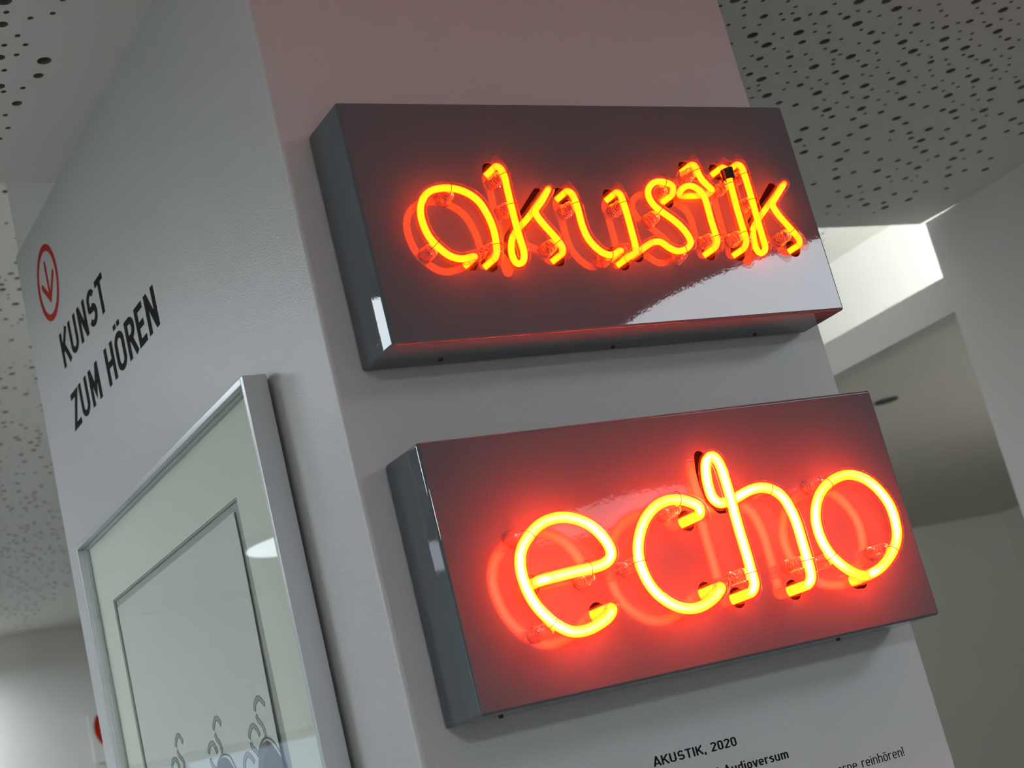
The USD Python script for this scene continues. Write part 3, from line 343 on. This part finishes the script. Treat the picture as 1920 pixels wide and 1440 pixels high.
def neon_sign(bx_, letters, supports, s, rc, rg, gasm, glassm, label, word, painted, slots, screws):
    x0, z0, w, h, d = (bx_[k] for k in ('x', 'z', 'w', 'h', 'd'))
    root = thing('neon_sign', label, 'neon sign', (x0+w/2, 0, z0))
    yf = -d
    cores, ends, allpts = [], [], []
    for name, tubes, caps in letters:
        cs, gs = [], []
        for T in tubes:
            P = resample(smooth(resample(catmull(T), .0015), 3), .0025)
            allpts.append(P)
            Q, e1 = bend_end(P, .0075, yf+.014); Q, e0 = bend_end(Q[::-1], .0075, yf+.014)
            ends += [e0, e1]
            cs.append(tube(Q, rc)); gs.append(tube(Q, rg, sides=20))
            for E_, t in ((P[-1], P[-1]-P[-4]), (P[0], P[0]-P[3])):   # drawn-out glass shoulder at each bend
                t = t/np.linalg.norm(t); gs.append(tube(np.array([E_-t*.006, E_-t*.002, E_+t*.002, E_+t*.0045]), np.array([rg, rg*.99, rg*.9, rg*.72]), sides=16))
        cores.append((name, cs, gs))
    body = rbox(x0, x0+w, yf, -.0025, z0, z0+h, .0028)-mbox(x0+.002, x0+w-.002, yf+.002, -.004, z0+.002, z0+h-.002)
    for e in ends:
        body -= m3.Manifold.cylinder(.02, rg+.0030, rg+.0030, 28).rotate([90, 0, 0]).translate([e[0], yf+.010, e[2]])
    for sl in slots:                                    # long slots through which the doubled-back tube dips into the box
        c_ = [m3.Manifold.cylinder(.02, .0076, .0076, 24).rotate([90, 0, 0]).translate([a, yf+.010, b]) for a, b in sl]
        for a, b in zip(c_[:-1], c_[1:]): body -= m3.Manifold.batch_hull([a, b])
    obj('housing', body, BOX, root, smooth=35)
    obj('back_plate', bx(x0+.004, x0+w-.004, -.0022, 0, z0+.004, z0+h-.004), INNER, root)
    for name, cs, gs in cores:
        L = obj('letter', cat(*cs), gasm, root, smooth=True, label=f'glowing neon letter {name} of the word {word}')
        obj('glass_tube', cat(*gs), glassm, L, smooth=True)
        for (ln, kind, lo, hi) in painted:
            if ln == len([q for q in cores[:cores.index((name, cs, gs))]]):
                P = allpts[sum(len(l[1]) for l in letters[:ln])]
                n = len(P); seg = P[int(lo*n):int(hi*n)]
                obj('blackout_paint', half_shell(seg, rg+.0004, *( (-1.75, 1.75) if kind == 'half' else (-3.14, 3.14)), n=11 if kind == 'half' else 20), PAINT, L, smooth=True, label='black painted stretch of the tube')
    P = np.vstack(allpts)
    Tn = np.vstack([np.gradient(p, axis=0) for p in allpts]); Tn /= np.linalg.norm(Tn, axis=1, keepdims=True)
    for (sx, sz) in supports:
        dist = np.hypot(P[:, 0]-sx, P[:, 2]-sz); i = int(dist.argmin()); c = P[i]; t = Tn[i]
        tip = c[1]+rg*.35; L_ = yf-tip
        k = min(1., L_/.02)
        prof = [(yf-.0002, .0078), (yf-.0018, .0078), (yf-.0022, .0060)]
        nr = 3 if L_ < .016 else 5
        for q in range(nr):
            a = yf-.0022-(L_-.0042)*(q+.25)/nr; b = yf-.0022-(L_-.0042)*(q+.75)/nr
            prof += [(a, .0060), (a-.0003, .0068), (b+.0003, .0068), (b, .0060)]
        prof += [(tip+.002, .0066), (tip+.0002, .0060), (tip-.0012, .0030)]
        sp = obj('tube_support', lathe_y(prof, sx, sz), SUPP, root, smooth=30)
        u = np.cross(t, YP); u /= np.linalg.norm(u); v = np.cross(t, u)
        an = np.linspace(0, 2*math.pi, 25)[:-1]
        ring = np.array([c+(rg+.0004)*(math.cos(a)*u+math.sin(a)*v) for a in an])
        tail = np.array([c+(rg+.0004)*u*.2+YP*(rg+.0008), [(c[0]+sx)/2, tip+.004, (c[2]+sz)/2], [sx+.004, tip+.007, sz]])
        obj('tie_wire', cat(tube(np.vstack([ring, ring[:1]]), .00033, sides=6, cap=False), tube(resample(catmull(tail), .0015), .00033, sides=6)), WIRE, sp, smooth=True)
    for (px, py) in screws:
        obj('screw', trimesh.creation.cylinder(.0022, .002, sections=14).apply_translation([px, py, z0-.0006]), STEEL, root)
    return root

sign_a = neon_sign(B1, A, S1, .0155, .0035, .0066, GAS_A, GLASS_A, 'glossy grey box sign with glowing red neon script akustik, upper of two', 'akustik',
    [(5, 'full', .06, .225)], SLOTS_A, [(.311, -.012), (.1055, -.018), (.50, -.012)])
for k, (u, v) in enumerate([(0, 0), (.0042, .0012), (.0075, .003)]):
    y, z = -.0435-u, 1.9655+v
    g = LineString([(0, 0), (.0004, .004)]).buffer(.0003) if k else Point(0, .0018).buffer(.0016).difference(Point(0, .0018).buffer(.0010))
    obj('pencil_mark', on_left(affinity.translate(g, -y, z), B1['x'], .0002), INKL, sign_a, label='small pale mark')
neon_sign(B2, E, S2, .0265, .0052, .0074, GAS_E, GLASS_E, 'glossy grey box sign with bright red neon script echo, lower of two', 'echo',
    [], SLOTS_E, [(.0822, -.010), (.474, -.03)])

# ------------------------------------------------------------------ framed drawing on the left face
fr = thing('picture_frame', 'slim aluminium picture frame with a pale drawing behind glass', 'picture', (0, .48, 1.25))
fy0, fy1, fz0, fz1, fw_ = .1395, .8270, 1.20, 2.0085, .0075
X0, X1 = -.0304, -.0045
def rail(y0, y1, z0, z1): return rbox(X0, X1, y0, y1, z0, z1, .0007, 8)
obj('frame_rail', rail(fy0+fw_, fy1-fw_, fz1-fw_, fz1), ALU, fr, smooth=35)
obj('frame_rail', rail(fy0+fw_, fy1-fw_, fz0, fz0+fw_), ALU, fr, smooth=35)
obj('frame_rail', rail(fy0, fy0+fw_, fz0, fz1), ALU, fr, smooth=35)
obj('frame_rail', rail(fy1-fw_, fy1, fz0, fz1), ALU, fr, smooth=35)
i0, i1, j0, j1 = fy0+fw_, fy1-fw_, fz0+fw_, fz1-fw_
obj('glass_pane', bx(-.0250, -.0232, i0-.001, i1+.001, j0-.001, j1+.001), PANE, fr)
obj('spacer', cat(bx(-.0226, -.0155, i0, i0+.0015, j0, j1), bx(-.0226, -.0155, i1-.0015, i1, j0, j1), bx(-.0226, -.0155, i0, i1, j1-.0015, j1)), ALU, fr)
mo = (.2590, .7520, 1.33, 1.9140)
op = Polygon([(-mo[1], mo[2]), (-mo[0], mo[2]), (-mo[0], mo[3]), (-mo[1], mo[3])])
outer = sbox(-i1, j0, -i0, j1)
def bevel(poly, x_in, x_out, e):
    a = np.array(poly.exterior.coords)[:-1]; b = np.array(poly.buffer(-e, join_style='mitre').exterior.coords)[:-1]
    return None
obj('mat_board', on_left(outer.difference(op), -.0128, .0022), MATC, fr)
obj('mat_bevel', on_left(op.difference(op.buffer(-.0022, join_style='mitre')), -.0126, .0010), BACK, fr, label='cut edge of the mat opening')
obj('back_board', bx(-.0116, -.0065, i0, i1, j0, j1), BACK, fr)
# the sheet: slightly buckled along its near edge
ny, nz = 40, 60
yy = np.linspace(.2775, .7480, ny); zz = np.linspace(1.36, 1.9030, nz)
Yg, Zg = np.meshgrid(yy, zz)
edge = np.clip((.36-Yg)/.084, 0, 1)
Xg = -.0122-edge**2*(.0018+.0022*np.clip((1.80-Zg)/.35, 0, 1))
Yg2 = Yg+edge*(.004*np.sin((Zg-1.45)*9)+.002)*np.clip((1.9-Zg)/.1, 0, 1)
P0 = np.stack([Xg, Yg2, Zg], -1).reshape(-1, 3); P1 = P0+[.0003, 0, 0]
i, j = np.meshgrid(np.arange(nz-1), np.arange(ny-1), indexing='ij')
q = np.stack([i*ny+j, i*ny+j+1, (i+1)*ny+j+1, (i+1)*ny+j], -1).reshape(-1, 4)
fcs = np.vstack([q[:, [0, 2, 1]], q[:, [0, 3, 2]]])
sheet = trimesh.Trimesh(np.vstack([P0, P1]), np.vstack([fcs, fcs[:, ::-1]+len(P0)]), process=False)
paper = obj('paper_sheet', sheet, PAPER, fr, smooth=True)
XD = -.0110
def flatp(pts): return [(-y, z) for y, z in pts]
def spl(pts):
    p = np.array([[0, a, b] for a, b in pts]); return [(-q[1], q[2]) for q in catmull(p, 6)]
clip = sbox(-.745, 1.362, -.281, 1.9)
def paper_x(poly):   # follow the sheet's buckle
    return XD
def draw(poly, mat, name, dx=0):
    poly = poly.intersection(clip)
    if poly.is_empty: return
    m = on_left(poly, 0, .00015); v = m.vertices
    e = np.clip((.36-v[:, 1])/.084, 0, 1); bend = -.0122-e**2*(.0018+.0022*np.clip((1.80-v[:, 2])/.35, 0, 1))
    v = v.copy(); v[:, 0] += bend-.0002-dx; m.vertices = v
    obj(name, m, mat, paper)
for cpts in CURLS:
    body = LineString(spl(cpts)).buffer(.0030, cap_style='flat')
    draw(body, INKL, 'curl')
    draw(body.difference(body.buffer(-.0008)), INKG, 'curl_outline', .0002)
for r_ in RINGS: draw(LineString(spl(r_)).buffer(.0012), INKG, 'dome_outline', .0002)
for k, d_ in enumerate(DOMES): draw(Polygon(flatp(d_)).buffer(0), DOME, 'dome', .0002)
draw(Polygon(flatp(FACETS[0])).buffer(0), FACET, 'dome_facet', .0005)
draw(Polygon(flatp(FACETS[1])).buffer(0), INKG, 'dome_facet', .0005)

# ------------------------------------------------------------------ lettering: a condensed grotesque drawn with strokes
def arc(cx, cy, rx, ry, a0, a1, n=14): return [(cx+rx*math.cos(math.radians(a)), cy+ry*math.sin(math.radians(a))) for a in np.linspace(a0, a1, n)]
def glyph(ch, k):
    """strokes (polylines) and advance of a character; cap height 1, stroke k"""
    h = k/2; t = 1-h; w = .50; x = .73; xt = x-h
    def bowl(cx, rx, y0, y1):
        r = rx; return arc(cx, y1-r, rx, r, 0, 180)+arc(cx, y0+r, rx, r, 180, 360)+[(cx+rx, y1-r)]
    G = {
     'K': ([[(h, 0), (h, 1)], [(w+.05, 1), (h, .40)], [(.24, .58), (w+.07, 0)]], w+.09),
     'U': ([[(h, 1)]+arc(h+.21, h+.21, .21, .21, 180, 360)+[(h+.42, 1)]], w+h+.04),
     'N': ([[(h, 0), (h, 1)], [(h, 1-h*.4), (h+.42, h*.4)], [(h+.42, 0), (h+.42, 1)]], w+h+.05),
     'S': ([arc(.27, t-.20, .20, .20, 25, 180)+arc(.20, .5+.03, .13, .05, 190, 270, 5)+arc(.30, .5-.03, .0, .0, 90, 90, 1)+arc(.27, h+.20+.02, .21, .22, 75, -155)], .54),
     'T': ([[(0, t), (.54, t)], [(.27, t), (.27, 0)]], .54),
     'Z': ([[(.03, t), (.46, t), (.04, h), (.50, h)]], .52),
     'M': ([[(h, 0), (h, 1)], [(h, 1-h*.3), (.34, .32), (.68-h, 1-h*.3)], [(.68-h, 0), (.68-h, 1)]], .68),
     'H': ([[(h, 0), (h, 1)], [(h, .5), (h+.40, .5)], [(h+.40, 0), (h+.40, 1)]], .40+k),
     'O': ([bowl(h+.21, .21, h, t)], .42+k),
     'R': ([[(h, 0), (h, 1)], [(h, t), (.28, t)]+arc(.28, t-.21, .18, .21, 90, -90)+[(h, t-.42)], [(.26, t-.42), (.50, 0)]], .52),
     'E': ([[(.46, t), (h, t), (h, h), (.46, h)], [(h, .5), (.42, .5)]], .48),
     'A': ([[(.01, 0), (.28, 1), (.55, 0)], [(.11, .27), (.45, .27)]], .56),
     'I': ([[(h, 0), (h, 1)]], k),
     ',': ([[(.10, .16), (.04, -.13)]], .16),
     '2': ([arc(.24, t-.20, .19, .20, 165, 0)+[(.42, t-.25), (.05, h), (.46, h)]], .48),
     '0': ([bowl(h+.17, .17, h, t)], .34+k),
     ' ': ([], .26),
     'l': ([[(h, 0), (h, 1.02)]], k), '|': ([[(h, -.2), (h, 1.02)]], k),
     'u': ([[(h, x)]+arc(h+.16, h+.16, .16, .16, 180, 360)+[(h+.32, x)], [(h+.32, x), (h+.32, 0)]], .32+k),
     'd': ([bowl(h+.16, .16, h, xt), [(h+.32, 0), (h+.32, 1.02)]], .32+k),
     'i': ([[(h, 0), (h, x)], [(h, .86), (h, .98)]], k),
     'o': ([bowl(h+.16, .16, h, xt)], .32+k),
     'v': ([[(.01, x), (.21, h*.4), (.41, x)]], .42),
     'e': ([[(h, xt/2+.03), (h+.32, xt/2+.03)]+arc(h+.16, xt-.16, .16, .16, 0, 180)+arc(h+.16, h+.16, .16, .16, 180, 320)], .32+k),
     'r': ([[(h, 0), (h, x)], arc(h+.17, xt-.17, .17, .17, 180, 60, 8)], .27+h),
     's': ([arc(.20, xt-.145, .14, .145, 30, 180)+arc(.20, h+.155, .15, .155, 75, -150)], .40),
     'm': ([[(h, 0), (h, x)], arc(h+.14, xt-.14, .14, .14, 180, 0, 9)+[(h+.28, 0)], arc(h+.42, xt-.14, .14, .14, 180, 0, 9)+[(h+.56, 0)]], .56+k),
     'n': ([[(h, 0), (h, x)], arc(h+.16, xt-.16, .16, .16, 180, 0, 9)+[(h+.32, 0)]], .32+k),
     'h': ([[(h, 0), (h, 1.02)], arc(h+.16, xt-.16, .16, .16, 180, 0, 9)+[(h+.32, 0)]], .32+k),
     'g': ([bowl(h+.16, .16, h, xt), [(h+.32, x), (h+.32, -.12)]+arc(h+.16, -.12, .16, .14, 0, -150, 8)], .32+k),
     '!': ([[(h, .27), (h, 1.02)], [(h, 0), (h, .13)]], k),
    }
    if ch == 'Ö':
        s, a = glyph('O', k); return s+[[(h+.09, 1.12), (h+.09, 1.25)], [(h+.33, 1.12), (h+.33, 1.25)]], a
    if ch == 'ö':
        s, a = glyph('o', k); return s+[[(h+.07, .84), (h+.07, .96)], [(h+.25, .84), (h+.25, .96)]], a
    return G[ch]
def text_polys(txt, x0, x1, base, cap, k=.15, gap=.12):
    pos, out, x = [], [], 0
    for ch in txt:
        s, a = glyph(ch, k)
        if s: out.append((ch, x, unary_union([LineString(q).buffer(k/2, cap_style='flat', join_style='mitre' if ch in 'KNZMTEHI' else 'round') for q in s])))
        x += a+gap
    W = x-gap; sx = (x1-x0)/W
    return [(ch, affinity.affine_transform(affinity.translate(g, xo, 0), [sx, 0, 0, cap, x0, base])) for ch, xo, g in out]
wl = thing('wall_lettering', 'black capital lettering KUNST ZUM HÖREN on the left face of the pillar', 'lettering', (0, .62, 2.17))
for txt, y0, y1, b, c_ in (('KUNST', .8245, .5945, 2.2622, .0500), ('ZUM HÖREN', .8245, .4160, 2.1712, .0505)):
    for ch, g in text_polys(txt, -y0, -y1, b, c_, k=.165, gap=.13):
        obj('letter', on_left(g, 0, .0004), BLACK, wl, label=f'letter {ch}')
em = thing('arrow_emblem', 'red ring emblem with a downward arrow above the wall lettering', 'emblem', (0, .829, 2.34))
ring = affinity.scale(Point(0, 0).buffer(1, 48), .0545, .0553).difference(affinity.scale(Point(0, 0).buffer(1, 48), .0450, .0455))
obj('ring', on_left(affinity.translate(ring, -.8305, 2.3955), 0, .0004), RED, em)
cx, zc = -.8305, 2.3955
arrow = unary_union([LineString([(cx, 2.4245), (cx, 2.371)]).buffer(.0040, cap_style='round'), LineString([(cx-.030, 2.3995), (cx, 2.3705), (cx+.031, 2.3985)]).buffer(.0045, cap_style='round', join_style='mitre')])
obj('arrow', on_left(arrow, 0, .0004), RED, em)
wt = thing('wall_text', 'small black caption AKUSTIK, 2020 printed on the pillar under the lower sign', 'lettering', (.38, 0, 1.48))
for txt, x0, x1, b, c_, k, nm, m_ in (('AKUSTIK, 2020', .2365, .3370, 1.5418, .0088, .155, 'title_line', INK), ('| Audioversum', .3055, .3945, 1.5176, .0088, .15, 'name_line', INK), ('gerne reinhören!', .4430, .5420, 1.4893, .0093, .095, 'remark_line', INK)):
    obj(nm, on_front(unary_union([g for ch, g in text_polys(txt, x0, x1, b, c_, k=k, gap=.11)]), 0, .00015), m_, wt, label=f'line reading {txt.strip("| ")}')

# ------------------------------------------------------------------ panel on the far wall
pn = thing('wall_panel', 'white panel with a red disc on the far wall, half hidden by the frame', 'sign', (1.84, 7.4, 2.25))
obj('board', bx(1.73, 1.94, 7.385, 7.4, 2.245, 2.50), WHITE, pn)
disc = Point(1.885, 2.42).buffer(.132).intersection(sbox(1.735, 2.25, 1.935, 2.495))
obj('red_disc', on_front(disc, 7.385, .002), RED, pn, label='red disc')
